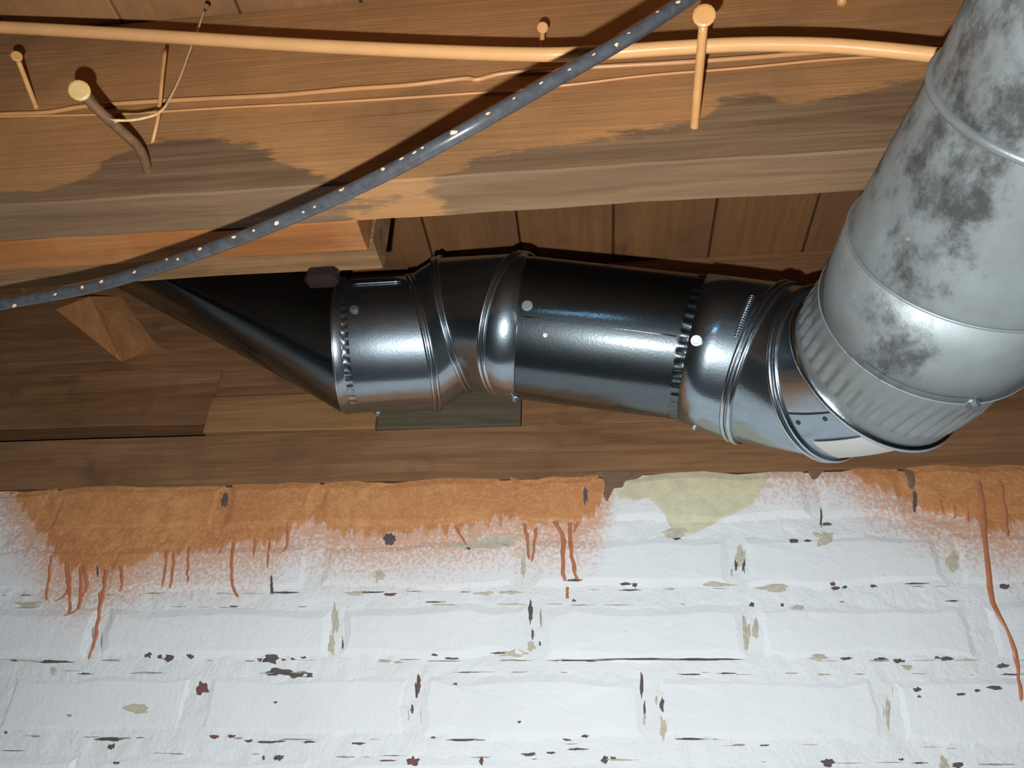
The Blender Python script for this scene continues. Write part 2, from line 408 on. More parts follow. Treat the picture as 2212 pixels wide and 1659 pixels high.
# rest of the wall around the detailed field
for lo_, hi_ in (((XL-.1, .004, ZF), (gx0, .22, gz1)), ((gx1, .004, ZF), (XR+.1, .22, gz1)), ((gx0, .004, ZF), (gx1, .22, gz0)), ((gx0, .012, gz0), (gx1, .22, gz1-.004))):
    mb.add(*bevel_box(lo_, hi_, .0005))
wall = tag(mb.build('wall_back', M['mortar']), kind='structure')
for p in wall.data.polygons: p.use_smooth = True
ALLV, ALLF = [Vector(v) for v in mb.v], list(mb.f)
BRX = []
def brick(x0, x1, z0, z1, yf, top=None):
    BRX.append((x0, x1, z0, z1))
    return brick_mesh(x0, x1, z0, z1, yf)
def brick_mesh(x0, x1, z0, z1, yf):
    """one brick: uneven outline, worn bevel, painted face"""
    w_ = x1-x0; out = []; s = random.random()*90
    j = lambda k_: noise.noise(Vector((s, k_*1.7, 3)))*.0075
    nlong = 6
    for i in range(nlong+1): out.append((x0+w_*i/nlong + (0 if 0 < i < nlong else j(i)*.6), z0+j(i+10)))
    out.append((x1+j(31), (z0+z1)/2))
    for i in range(nlong, -1, -1): out.append((x0+w_*i/nlong + (0 if 0 < i < nlong else j(i+40)*.6), z1+j(i+20)))
    out.append((x0+j(33), (z0+z1)/2))
    n = len(out); c = Vector(((x0+x1)/2, yf, (z0+z1)/2)); v = []; b = .0085
    for (x, z) in out: v.append(Vector((x, yf+.030, z)))
    for (x, z) in out: v.append(Vector((x, yf+.0024, z)))
    for (x, z) in out:
        v.append(Vector((x+(b if x < c.x-w_*.4 else (-b if x > c.x+w_*.4 else 0)), yf+random.uniform(-.0003, .0003), z+(b if z < c.z-.005 else (-b if z > c.z+.005 else 0)))))
    f = []
    for i in range(n):
        k2 = (i+1) % n
        f += [(i, k2, n+k2, n+i), (n+i, n+k2, 2*n+k2, 2*n+i)]
    v.append(c); 
    for i in range(n): f.append((2*n+i, 2*n+(i+1) % n, len(v)-1))
    o = link('brick', v, f, M['brick'], wall, origin=c)
    b0 = len(ALLV); ALLV.extend(v); ALLF.extend([tuple(b0+q for q in t) for t in f])
J = .014
def row(z1, z0, joints, jw=J):
    for a, b in zip(joints[:-1], joints[1:]):
        brick(a+jw/2, b-jw/2, z0, z1, random.uniform(-.0012, .0004))
def extend(js):
    js = list(js)
    while js[0] > gx0+BL: js.insert(0, js[0]-BL)
    while js[-1] < gx1-BL: js.append(js[-1]+BL)
    return js
wx = lambda a, b: aty(a, b, 0).x
row(WALL_TOP, .3255, extend([wx(485, 1080), wx(690, 1080), wx(1085, 1080), wx(1303, 1070), wx(1757, 1060), wx(1962, 1060)]), .010)
row(.3075, .2540, extend([wx(x, 1220) for x in (225, 680, 1135, 1592, 2055)]))
row(.2370, .1850, extend([wx(x, 1360) for x in (215, 725, 1155, 1622, 2118)]))
row(.1705, .1115, extend([wx(x, 1530) for x in (420, 897, 1405, 1922)]))
row(.0955, .0390, extend([wx(x, 1650) for x in (180, 690, 1180, 1690)]))
row(.0240, -.0320, extend([wx(x, 1530) for x in (420, 897, 1405, 1922)]))
WBVH = BVHTree.FromPolygons(ALLV, ALLF)
def on_wall(x, z, off=.0006):
    h = WBVH.ray_cast(Vector((x, -.2, z)), Vector((0, 1, 0)))
    return Vector((x, (h[0].y if h[0] else 0)-off, z))
def onw(px, py, off=.0006):
    p = aty(px, py, 0); return on_wall(p.x, p.z, off)
# places where the paint has chipped off along the joints
chips = {'chip_grey': [(150, 1545, 10, 6)], 'chip_dark': [(320,1415,14,10),(345,1419,12,8),(366,1421,30,13),(412,1418,16,10),(585,1423,36,18),(560,1425,12,8),(612,1424,10,5),(632,1423,10,5),(655,1420,12,5),
  (600,1452,58,16),(640,1458,60,12),(1146,1322,9,46),(1150,1368,6,22),(900,1488,8,42),(890,1532,6,20),(1386,1476,7,56),(1430,1524,9,26),(1392,1532,5,30),
  (236,1597,56,7),(240,1612,14,14),(538,1600,20,6),(585,1602,56,6),(665,1603,30,5),(775,1606,36,5),(602,1636,20,14),(250,1648,16,6),(568,1637,6,10),
  (842,1164,24,24),(1462,1163,16,6),(1715,1168,26,8),(1745,1168,14,6),(1774,1115,6,36),(1788,1131,28,5),(1976,1078,11,46),(1240,1254,36,5),
  (1350,1261,24,6),(1372,1263,10,8),(1805,1270,18,8),(1825,1268,10,6),(1888,1265,16,6),(1985,1260,50,4),(2172,1266,20,11),(1590,1220,6,22),(1607,1222,6,26),
  (1390,1424,180,4),(1520,1424,150,6),(1250,1426,120,3),(1490,1456,40,4),(1570,1454,40,3),(1828,1422,22,6),(1902,1423,26,7),(1942,1427,22,9),(2044,1422,28,9),(2165,1438,24,10),
  (1980,1490,15,10),(2075,1500,20,6),(2110,1492,16,5),(2150,1486,34,7),(1985,1505,8,5),(1500,1596,90,4),(1005,1598,66,5),(935,1593,10,5),(1225,1598,18,5),(1262,1590,16,8),
  (1145,1629,36,7),(1190,1626,20,5),(1245,1618,40,5),(1305,1640,14,16),(1325,1637,12,8),(1122,1560,7,5),(588,1265,7,40),(485,1082,14,30),(1264,1068,9,34),(1310,1062,16,24),
  (1240,1297,8,6),(1625,1305,12,10),(1690,1306,10,6),(1012,1184,14,7),(30,1427,20,4),(115,1429,80,6),(180,1455,30,4),(940,1415,14,5),(975,1422,30,5),(1080,1410,40,4),(12,1582,6,6),(595,1517,8,5),(1166,1390,5,12),
  (1790,1647,22,16),(2070,1652,24,12),(1948,1640,10,5),(740,1390,4,24)],
 'chip_tan': [(1600,1202,22,44),(1548,1262,66,9),(1668,1269,54,16),(724,1340,14,66),(716,1392,16,40),(1148,1395,18,22),(1105,1412,60,14),(1045,1281,40,9),(1100,1279,44,8),(770,1281,34,9),
  (818,1246,26,24),(300,1531,52,24),(1765,1420,40,14),(1725,1312,30,12),(1612,1370,14,60),(1632,1360,12,44),(1432,1570,14,46),(1918,1535,10,60),(830,1427,36,6),(860,1430,24,4),
  (1060,1170,110,26),(1000,1180,60,12),(1780,1160,44,30),(2060,1215,24,44),(1460,1150,50,18),(60,1305,60,14),(115,1450,12,18),(1960,1440,20,12),(1130,1222,10,50),(2040,1650,24,30)],
 'chip_red': [(434,1488,24,30),(892,1645,22,18),(838,1643,44,4),(1040,1645,8,16),(842,1284,26,7),(905,1475,10,40),(2025,1420,14,5),(984,1478,10,5),(462,1591,18,8),(500,1590,20,6),(1800,1262,10,8),(940,1300,40,3)]}
EDGES = []
for (x0, x1, z0, z1) in BRX:
    for zz in (z0-.0015, z1+.001):
        x = x0
        while x < x1:
            ln = random.uniform(.004, .03); x += random.uniform(.004, .05)
            if random.random() < .55 and x+ln < x1 and zz < .33 and WX0 < x < WX1: EDGES.append((x+ln/2, zz+random.uniform(-.001, .001), ln, random.uniform(.0006, .0022)))
    for xx in (x0-.001, x1+.001):
        if random.random() < .6 and WX0 < xx < WX1: EDGES.append((xx, random.uniform(z0+.01, z1-.01), random.uniform(.0008, .003), random.uniform(.006, .022)))
for (x, z, w_, h_) in EDGES:
    q = pix(Vector((x, 0, z)))
    if z < .3: chips[random.choice(('chip_dark', 'chip_tan', 'chip_tan', 'chip_grey', 'chip_grey'))].append((q[0], q[1], w_*2200, h_*2000))
for nm, lst in chips.items():
    mb = MB()
    for (px, py, w_, h_) in lst:
        n = 22; ce = onw(px, py); ring_ = []
        s = random.random()*99
        for i in range(n):
            a = 2*PI*i/n; q = 1+.7*noise.noise(Vector((math.cos(a)*1.6+s, math.sin(a)*1.6, s)))+.32*noise.noise(Vector((math.cos(a)*5+s, math.sin(a)*5, s)))
            ring_.append(onw(px+math.cos(a)*w_*.5*q, py+math.sin(a)*h_*.5*q, .0003))
        mb.add([ce+Vector((0, -.0002, 0))]+ring_, [(0, 1+(i+1) % n, 1+i) for i in range(n)])
    o = mb.build('chipped_paint', M[nm], wall); o['kind'] = 'stuff'
# runs of orange paint, each a thin raised ribbon that widens to a bead at its end
def drip(pts, w0, w1):
    P_ = spline([Vector((a, b, 0)) for a, b in pts], 7); mb = MB(); n = len(P_); sd = random.random()*99
    for i, p in enumerate(P_):
        t = i/(n-1); hw = (w0+(w1-w0)*t)*.5*(1+.35*noise.noise(Vector((t*9, sd, 0))))
        if i == n-1: hw *= .5
        jx = noise.noise(Vector((t*7, sd, 5)))*3
        for dx, off in ((-1, -.0004), (-.5, .0011), (.5, .0011), (1, -.0004)):
            mb.v.append(onw(p.x+jx+dx*hw, p.y, off))
    for i in range(n-1):
        for q in range(3): a = i*4+q; mb.f.append((a, a+4, a+5, a+1))
    c = mb.v[0]
    return mb.build('paint_drip', M['drip'], wall, True, origin=c)
for pts, a, b in (([(215, 1280), (212, 1330), (205, 1370), (198, 1400), (190, 1424)], 9, 8),
    ([(112, 1200), (106, 1240), (100, 1285), (102, 1298)], 8, 6), ([(142, 1215), (146, 1260), (140, 1285), (120, 1298)], 9, 7),
    ([(150, 1220), (150, 1290), (150, 1328)], 8, 8), ([(175, 1225), (174, 1280), (165, 1318), (140, 1332)], 11, 9), ([(182, 1220), (186, 1262), (178, 1290)], 12, 8),
    ([(228, 1230), (222, 1280), (214, 1312)], 12, 9), ([(262, 1225), (264, 1262), (258, 1278)], 10, 6), ([(362, 1190), (356, 1240), (350, 1270)], 9, 6), ([(376, 1192), (372, 1250), (366, 1272)], 9, 5),
    ([(408, 1182), (406, 1240), (405, 1258)], 8, 6), ([(505, 1172), (500, 1230), (504, 1270), (514, 1290)], 8, 8), ([(550, 1165), (548, 1205)], 7, 5), ([(582, 1160), (578, 1228)], 7, 5),
    ([(622, 1130), (618, 1180), (605, 1198)], 8, 5), ([(985, 1138), (1000, 1165), (1008, 1178)], 7, 4), ([(1132, 1130), (1140, 1170), (1142, 1208)], 10, 6), ([(1158, 1140), (1154, 1180), (1148, 1214)], 8, 5),
    ([(1200, 1125), (1216, 1165), (1216, 1225), (1220, 1256)], 13, 9), ([(1232, 1128), (1234, 1190), (1242, 1235), (1246, 1252)], 12, 8), ([(1250, 1125), (1238, 1150)], 10, 6), ([(1225, 1268), (1226, 1293)], 8, 8),
    ([(2112, 1040), (2125, 1110), (2128, 1170), (2138, 1260), (2152, 1320), (2180, 1370), (2198, 1430), (2202, 1470), (2206, 1515)], 17, 9),
    ([(2160, 1040), (2172, 1110), (2180, 1160)], 14, 9), ([(2062, 1095), (2064, 1120)], 8, 5), ([(2088, 1100), (2094, 1128)], 9, 5), ([(2030, 1080), (2036, 1110)], 8, 5)):
    drip(pts, a, b)
# smear of brown cement squeezed out at the wall top
def smear(poly, nm, mat):
    ce = sum((Vector((a, b, 0)) for a, b in poly), Vector())/len(poly); P_ = spline([Vector((a, b, 0)) for a, b in poly+[poly[0]]], 4)
    mb = MB(); mb.add([onw(ce.x, ce.y, .0018)]+[onw(p.x, p.y, .0008) for p in P_], [(0, i+2, i+1) for i in range(len(P_)-1)])
    return mb.build(nm, mat, wall, True)
smear([(1286, 1020), (1310, 1018), (1340, 1019), (1370, 1018), (1392, 1021), (1378, 1034), (1352, 1040), (1344, 1054), (1322, 1058), (1312, 1082), (1304, 1066), (1306, 1042)], 'cement_smear', M['cement'])
smear([(1742, 1016), (1760, 1015), (1780, 1016), (1772, 1024), (1764, 1034), (1754, 1034), (1748, 1022)], 'cement_smear', M['cement'])
smear([(1952, 1014), (1968, 1016), (1976, 1030), (1974, 1056), (1964, 1052), (1960, 1034)], 'cement_smear', M['cement'])

# --- sill and rim boards -------------------------------------------
tag(board('sill_plate', (XL, .003, WALL_TOP+.0015), (XR, .18, SILL_TOP), M['sill'], nx=160), 'dark brown sill board lying on top of the brick wall', 'sill board')
xg = wx(455, 900)
tag(board('rim_board', (XL, .004, SILL_TOP+.019), (wx(462, 850), .05, .5475), M['rim'], nx=60), 'lower brown rim board above the dark slot at left', 'board')
tag(board('rim_board', (XL, .006, .549), (XR, .05, SUBZ-.001), M['rim'], nx=120), 'tall brown rim board behind the duct, under the floor planks', 'board')
tag(board('rim_board', (wx(1125, 880)+.001, .004, SILL_TOP+.0005), (XR, .05, .5475), M['rim'], nx=90), 'brown rim board above the sill, at right behind the grey pipe', 'board')
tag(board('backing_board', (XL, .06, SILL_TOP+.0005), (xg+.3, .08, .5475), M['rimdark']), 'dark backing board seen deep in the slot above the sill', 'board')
tag(board('filler_block', (wx(452, 900), -.004, SILL_TOP+.0008), (wx(815, 900), .055, .5005), M['block'], nx=20), 'light brown filler block on the sill under the duct boot', 'wood block')
tag(board('filler_block', (wx(815, 900)+.001, .001, SILL_TOP+.0008), (wx(1125, 880), .055, .5005), M['drab'], nx=20), 'olive grey filler block on the sill below the duct elbow', 'wood block')
tag(board('rim_board', (wx(463, 850), .005, .5015), (wx(1125, 880)-.0005, .05, .5475), M['rim'], nx=30), 'short brown rim board between the filler blocks and the upper rim', 'board')

# --- subfloor planks over joists -----------------------------------
ceil_ = slab('ceiling', (XL-.1, YB-.1, SUBZ+.0205), (XR+.1, .25, SUBZ+.045), M['rimdark'])  # unseen slab added over the planks to block light through their gaps
seams = [atz(1120, 500, SUBZ).x, atz(1325, 500, SUBZ).x, atz(1540, 500, SUBZ).x]
PW = seams[1]-seams[0]
xs = list(seams)
while xs[0] > XL: xs.insert(0, xs[0]-PW)
while xs[-1] < XR: xs.append(xs[-1]+PW)
for a, b in zip(xs[:-1], xs[1:]):
    dz = random.uniform(0, .0015)
    board('plank', (max(a, XL-.05)+.0012, YB, SUBZ+dz), (min(b, XR+.05)-.0012, .16, SUBZ+.02), M['sub'], ceil_, b=.0018)
# --- joists ---------------------------------------------------------
lab = ['near floor joist carrying the orange cable and nails', 'floor joist directly over the viewer, second from the brick wall', 'third floor joist from the brick wall',
       'fourth floor joist from the brick wall', 'fifth floor joist from the brick wall', 'sixth floor joist from the brick wall', 'seventh floor joist from the brick wall']
for i in range(7):
    y = JY - .406*i
    tag(board('floor_joist', (XL, y, JZ), (XR, y+JT, SUBZ-.0005), M['joist' if i == 0 else 'joist2'], nx=150 if i == 0 else 30, b=.0015), lab[i], 'joist')
xe = atz(785, 520, JZ).x
tag(board('sister_board', (XL, JY+JT+.0015, JZ+.0015), (xe, JY+JT+.036, .640), M['orange_board'], nx=60), 'orange sprayed board fixed to the far side of the joist, sawn end visible', 'board')
tag(board('ledger_strip', (XL, JY+JT+.038, JZ+.016), (xe+.002, JY+JT+.076, .585), M['ledger'], nx=60), 'pale ledger strip behind the orange board, above the duct boot', 'board')

# ================================================================== DUCT
RAD = .0765
RS = {'r1': 1.03, 'r2': 1.02, 'r3': 1.01, 'r4': 1.085, 'r5': 1.06, 'r6': 1.04, 's1': .985}    # oblique seams are wider than the pipe itself
ring = {k_: (CAM+(Vector(c)-CAM)*RS.get(k_, 1), Vector(n).normalized(), RS.get(k_, 1)) for k_, c, n in (
    ('lip', (-.280, -.083, .511), (.99, .12, .09)), ('r1', (-.186, -.092, .5045), (.95, .14, .29)), ('r2', (-.148, -.101, .522), (.98, -.11, .18)),
    ('r3', (-.080, -.121, .503), (.93, -.12, -.35)), ('s0', (-.0705, -.126, .495), (.99, .08, -.09)), ('s1', (.108, -.112, .469), (.945, -.05, -.31)),
    ('r4', (.159, -.167, .409), (.82, -.18, -.54)), ('r5', (.209, -.184, .386), (.64, -.67, -.37)), ('r6', (.236, -.216, .370), (.41, -.91, .02)),
    ('r7', (.240, -.318, .347), (.11, -.99, .0)), ('r8', (.250, -.376, .355), (.07, -.99, .13)), ('r9', (.2655, -.488, .354), (.06, -.99, .12)),
    ('end', (.43, -3.19, .355), (0, -1, 0)))}
def rpt(c, n, s, r, a):
    r *= s
    e1 = (Vector((0, 0, 1))-n*n.z).normalized(); e2 = n.cross(e1)
    return c + (e1*math.cos(a)+e2*math.sin(a))*r
def lerp(A, B, t): return (A[0].lerp(B[0], t), A[1].lerp(B[1], t).normalized(), A[2]+(B[2]-A[2])*t)
def shift(A, d): return (A[0]+A[1]*d, A[1], A[2])
def loft(secs, seg=96, caps=False):
    """secs: list of (ring, radius or function of angle)"""
    v = []; f = []
    for (c, n, s), r in secs:
        for k_ in range(seg):
            a = 2*PI*k_/seg; v.append(rpt(c, n, s, r(a) if callable(r) else r, a))
    for i in range(len(secs)-1):
        for k_ in range(seg):
            k2 = (k_+1) % seg; f.append((i*seg+k_, i*seg+k2, (i+1)*seg+k2, (i+1)*seg+k_))
    return v, f
def bead(rg, rr, R_, offs=(0,), seg=96, q=8):
    mb = MB(); c, n, s = rg; R_ = R_*s
    for o in offs:
        cc_ = c+n*o; v = []; f = []
        for k_ in range(seg):
            a = 2*PI*k_/seg; p = rpt(cc_, n, 1, 1, a)-cc_
            for j_ in range(q):
                b = 2*PI*j_/q; v.append(cc_+p*(R_+rr*math.cos(b))+n*(rr*math.sin(b)))
        for k_ in range(seg):
            for j_ in range(q):
                k2 = (k_+1) % seg; j2 = (j_+1) % q; f.append((k_*q+j_, k_*q+j2, k2*q+j2, k2*q+j_))
        mb.add(v, f)
    return mb
BV = {}
def part(name, vf, mat, parent, smooth=True, key=None):
    o = link(name, vf[0], vf[1], mat, parent, smooth, origin=vf[0][0])
    if key: BV[key] = BVHTree.FromPolygons([Vector(v) for v in vf[0]], vf[1])
    return o
def mbpart(name, mb, mat, parent, key=None): return part(name, (mb.v, mb.f), mat, parent, True, key)
def screw(px, py, key, parent, r=.0042, tip=False):
    d = ray(px, py).normalized(); h = BV[key].ray_cast(CAM, d)
    if not h[0]: print('screw miss', px, py); return
    p, n = h[0], h[1]
    if n.dot(d) > 0: n = -n
    screw_at(p, n, parent, r)
def screw_at(p, n, parent, r=.0042):
    mb = MB(); e = n.orthogonal().normalized(); g = n.cross(e)
    def disc(r_, h0, h1, s): 
        v = [p+n*h+(e*math.cos(2*PI*i/s)+g*math.sin(2*PI*i/s))*(r_*(1 if h == h0 else .92)) for h in (h0, h1) for i in range(s)]
        mb.add(v, [(i, (i+1) % s, s+(i+1) % s, s+i) for i in range(s)]+[tuple(range(s, 2*s))])
    disc(r*1.25, -.0005, .0011, 14); disc(r*.82, .001, .0042, 6)
    return mb.build('screw', M['screw'], parent, origin=p)
def corr(R_, amp, n): return lambda a: R_+amp*(1 if math.sin(n*a) > 0 else -1)*min(1, abs(math.sin(n*a))*2)

# register boot: round inlet turning up to a flat rectangular outlet in the floor
boot = thing('register_boot', 'dark galvanised boot tapering from the round duct up into the floor, left end', 'duct boot', ring['lip'][0])
N = 96; RX0, RX1, RY0, RY1 = -.672, -.362, -.112, -.004
c, n, _s = ring['lip']; c = c + n*.012
cir = [rpt(c, n, 1, RAD-.0022, 2*PI*k_/N) for k_ in range(N)]
def rectp(a):
    cs, sn = math.cos(a), math.sin(a); q = max(abs(cs), abs(sn)); u, v_ = cs/q, sn/q   # u: +1 top -> near end of outlet
    y = (RY0+RY1)/2 + (RY1-RY0)/2*(-v_ if (rpt(c, n, 1, 1, PI/2)-c).y < 0 else v_)
    return Vector(((RX0+RX1)/2 + u*(RX1-RX0)/2, y, SUBZ-.002))
rec = [rectp(2*PI*k_/N) for k_ in range(N)]
neck = [p - n*.018 for p in cir]
vv_ = cir+neck+rec; ff = []
for i in range(2):
    for k_ in range(N): k2 = (k_+1) % N; ff.append((i*N+k_, i*N+k2, (i+1)*N+k2, (i+1)*N+k_))
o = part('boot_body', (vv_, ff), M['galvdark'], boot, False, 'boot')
for p in o.data.polygons: p.use_smooth = True
fl_ = MB()
for lo_, hi_ in (((RX0-.012, RY0-.012, SUBZ-.004), (RX1+.012, RY0, SUBZ-.001)), ((RX0-.012, RY0, SUBZ-.004), (RX0, RY1, SUBZ-.001)), ((RX1, RY0, SUBZ-.004), (RX1+.012, RY1, SUBZ-.001))):
    fl_.add(*bevel_box(lo_, hi_, .0005))
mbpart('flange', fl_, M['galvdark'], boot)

# first elbow
el = thing('duct_elbow', 'shiny galvanised adjustable elbow joined to the boot at left', 'duct elbow', ring['r2'][0])
L_, A1 = ring['lip'], ring['r1']
part('gore', loft([(L_, RAD+.0012), (lerp(L_, A1, .095), RAD+.0002), (lerp(L_, A1, .10), RAD-.0003), (lerp(L_, A1, .105), corr(RAD-.0004, .0003, 52)), (lerp(L_, A1, .165), corr(RAD-.0004, .0003, 52)), (lerp(L_, A1, .172), RAD-.0001), (lerp(L_, A1, .18), RAD), (lerp(L_, A1, .5), RAD), (A1, RAD)], 416), M['galv'], el, True, 'gA')
part('gore', loft([(ring['r1'], RAD), (ring['r2'], RAD)]), M['galv'], el, True, 'gB')
part('gore', loft([(ring['r2'], RAD), (ring['r3'], RAD)]), M['galv'], el, True, 'gC')
S0, S1 = ring['s0'], ring['s1']
part('gore', loft([(ring['r3'], RAD), (S0, RAD+.0012), (shift(S0, .0003), RAD-.0008)]), M['galv'], el, True, 'gD')
mbpart('rolled_lip', bead(L_, .0016, RAD+.0004), M['bead'], el)
mbpart('seam_bead', bead(ring['r1'], .0022, RAD+.0006, (-.0032, .0022)), M['bead'], el)
mbpart('seam_bead', bead(ring['r2'], .0022, RAD+.0006, (-.0028, .0026)), M['bead'], el)
mbpart('seam_bead', bead(ring['r3'], .0022, RAD+.0006, (-.0026, .0028)), M['bead'], el)
screw(765, 669, 'gA', el)
# riveted lock seam along the top of the first gore
lk = MB(); cA = lambda t, a: rpt(*lerp(L_, A1, t), RAD+.0012, a)
bestp = min(((abs(pix(cA(.5, a))[1]-611)+ (0 if (cA(.5, a)-CAM).dot(Fw) < L_[0].dot(Fw)-CAM.dot(Fw) else 500)), a) for a in [2*PI*i/720 for i in range(720)])[1]
lk.add(*tube([cA(.2+.65*i/8, bestp) for i in range(9)], .0011, 6)); mbpart('lock_seam', lk, M['bead'], el)

# straight length
sp_ = thing('duct_pipe', 'straight dark shiny galvanised duct pipe between the two elbows', 'duct pipe', lerp(S0, S1, .5)[0])
part('pipe_wall', loft([(lerp(S0, S1, -.03), RAD-.0012), (lerp(S0, S1, .02), RAD-.0012)] + [(lerp(S0, S1, t), RAD-.0008) for t in (.05, .5, .935, .95)] +
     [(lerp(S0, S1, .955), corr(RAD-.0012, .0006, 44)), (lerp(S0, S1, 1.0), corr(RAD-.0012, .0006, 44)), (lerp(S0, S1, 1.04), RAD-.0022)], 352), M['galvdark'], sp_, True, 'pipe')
screw(1139, 661, 'pipe', sp_, .0046); screw(1178, 724, 'pipe', sp_, .0018)
sm = MB()
a_ = min((abs(pix(rpt(*lerp(S0, S1, .5), RAD, a))[1]-705)+(0 if rpt(*lerp(S0, S1, .5), RAD, a).y < -.13 else 999), a) for a in [2*PI*i/720 for i in range(720)])[1]
sm.add(*tube([rpt(*lerp(S0, S1, .03+.9*i/10), RAD-.0006, a_) for i in range(11)], .0006, 6)); mbpart('lock_seam', sm, M['galvdark'], sp_)

# second elbow
e2 = thing('duct_elbow', 'galvanised adjustable elbow with paper label, turning into the old grey pipe', 'duct elbow', ring['r5'][0])
R4, R5, R6, R7 = (ring[q] for q in ('r4', 'r5', 'r6', 'r7'))
part('gore', loft([(shift(S1, -.0002), RAD-.0014), (S1, RAD+.0012), (lerp(S1, R4, .5), RAD+.0006), (R4, RAD)], 128), M['galv'], e2, True, 'g1')
part('gore', loft([(R4, RAD), (R5, RAD)]), M['galv'], e2, True, 'g2')
part('gore', loft([(R5, RAD), (R6, RAD)]), M['galv'], e2, True, 'g3')
part('crimped_collar', loft([(R6, RAD-.0002), (lerp(R6, R7, .20), RAD-.0004), (lerp(R6, R7, .22), RAD-.0004), (lerp(R6, R7, .26), corr(RAD-.0012, .0016, 44)), (lerp(R6, R7, .58), corr(RAD-.0016, .0016, 44)), (lerp(R6, R7, .70), RAD-.0016), (lerp(R6, R7, 1.05), RAD-.0018)], 288), M['crimpgalv'], e2, True, 'g4')
for q in (R4, R5): mbpart('seam_bead', bead(q, .0025, RAD+.0008, (-.0032, .0032)), M['bead'], e2)
mbpart('seam_bead', bead(R6, .0044, RAD+.0002, (0.0,)), M['bead'], e2)
screw(1504, 736, 'g1', e2, .0044)
def gp(A, B, t, a, off=0): return rpt(*lerp(A, B, t), RAD+off, a)
def find(A, B, px, py):
    best = None
    for i in range(41):
        for j_ in range(360):
            p = gp(A, B, i/40, j_*PI/180); q = pix(p); nrm_ = p-lerp(A, B, i/40)[0]
            if nrm_.dot(CAM-p) < -.002: continue
            d = (q[0]-px)**2+(q[1]-py)**2
            if best is None or d < best[0]: best = (d, i/40, j_*PI/180)
    return best[1], best[2]
def patch(name, A, B, t0, t1, a0, a1, off, mat, parent, nt=6, na=10):
    v = []; f = []
    for k_ in (0, 1):
        for i in range(nt+1):
            for j_ in range(na+1): v.append(gp(A, B, t0+(t1-t0)*i/nt, a0+(a1-a0)*j_/na, off*(1 if k_ else .2)))
    m_ = (nt+1)*(na+1)
    for k_ in (0, 1):
        for i in range(nt):
            for j_ in range(na): a = k_*m_+i*(na+1)+j_; f.append((a, a+1, a+na+2, a+na+1))
    return part(name, (v, f), mat, parent)
for (A_, B_, x, y, par) in ((L_, A1, 815, 893, el), (ring['r3'], S0, 1116, 858, el), (S1, R4, 1502, 920, e2)):
    t_, a_ = find(A_, B_, x, y); p = gp(A_, B_, t_, a_); screw_at(p, (p-lerp(A_, B_, t_)[0]).normalized(), par, .0036)
# column of small embossed ribs on the first gore
er = MB(); tA, aA = find(S1, R4, 1626, 640); tB, aB = find(S1, R4, 1592, 725)
for i in range(18):
    q = i/17; tt = tA+(tB-tA)*q; aa = aA+(aB-aA)*q
    er.add(*tube([gp(S1, R4, tt-.05, aa, .0006), gp(S1, R4, tt+.05, aa, .0006)], .0009, 6))
eo = mbpart('embossed_rib', er, M['galv'], e2); eo['kind'] = 'stuff'
t1_, a1_ = find(R5, R6, 1800, 972); t2_, a2_ = find(R5, R6, 1900, 962)
am = (a1_+a2_)/2
lb = patch('paper_label', R5, R6, .22, .93, am-.20, am+.24, .0007, M['label_white'], e2); lb['label'] = 'white paper label'
patch('label_print', R5, R6, .34, .70, am-.10, am+.10, .0010, M['label_grey'], lb)
t3, a3 = find(R5, R6, 1745, 895)
ls = MB(); ls.add(*tube([gp(R5, R6, .04+.94*i/8, a3, .0) for i in range(9)], .0008, 6)); mbpart('lock_seam', ls, M['hole'], e2)
for (x, y) in ((1724, 913), (1782, 905)):
    d = ray(x, y).normalized(); h = BV['g3'].ray_cast(CAM, d)
    if h[0]:
        mb = MB(); nn = h[1] if h[1].dot(d) < 0 else -h[1]; mb.add(*tube([h[0]-nn*.001, h[0]+nn*.0005], .0022, 10)); mb.build('rivet_hole', M['hole'], e2)

# old pipe
op_ = thing('duct_pipe', 'old dull grey dust-coated duct pipe with sooty patches at right', 'duct pipe', ring['r8'][0])
R8, R9, RE = ring['r8'], ring['r9'], ring['end']
OR = RAD+.0008
part('pipe_section', loft([(shift(R7, -.0002), OR-.0016), (R7, OR-.0004), (lerp(R7, R8, .5), OR), (R8, OR+.0014), (shift(R8, .0004), OR-.001)]), M['oldgalv'], op_, True, 'o1')
part('pipe_section', loft([(R8, OR), (lerp(R8, R9, .5), OR), (R9, OR)]), M['oldgalv'], op_, True, 'o2')
part('pipe_section', loft([(R9, OR), (lerp(R9, RE, .03), OR), (lerp(R9, RE, .1), OR), (RE, OR)]), M['oldgalv'], op_, True, 'o3')
mbpart('seam_bead', bead(R7, .0006, OR-.0004), M['oldgalv'], op_)
mbpart('seam_bead', bead(R8, .0010, OR+.0012), M['crimpgalv'], op_)
mbpart('seam_bead', bead(R9, .0026, OR+.0006), M['crimpgalv'], op_)
for (x, y, key) in ((2100, 872, 'o1'), (1768, 640, 'o1')): screw(x, y, key, op_)

# strap hooked over the first elbow
st = thing('hanger_strap', 'short dark metal hanger tab between the ledger and the duct elbow', 'strap', aty(700, 580, -.20))
d0 = -.288
a, b = aty(664, 548, d0), aty(722, 602, d0)
v, f = bevel_box((a.x, d0, b.z), (b.x, d0+.016, JZ+.0005), .005); part('tab', (v, f), M['strap'], st, False)
e_ = L_[0]+Vector((.006, -.035, RAD*.86))
v, f = tube(spline([(b.x-.006, d0+.008, b.z+.004), aty(722, 604, -.20), e_+Vector((0, -.006, .003))], 6), .0022, 8); part('tie', (v, f), M['strap'], st)

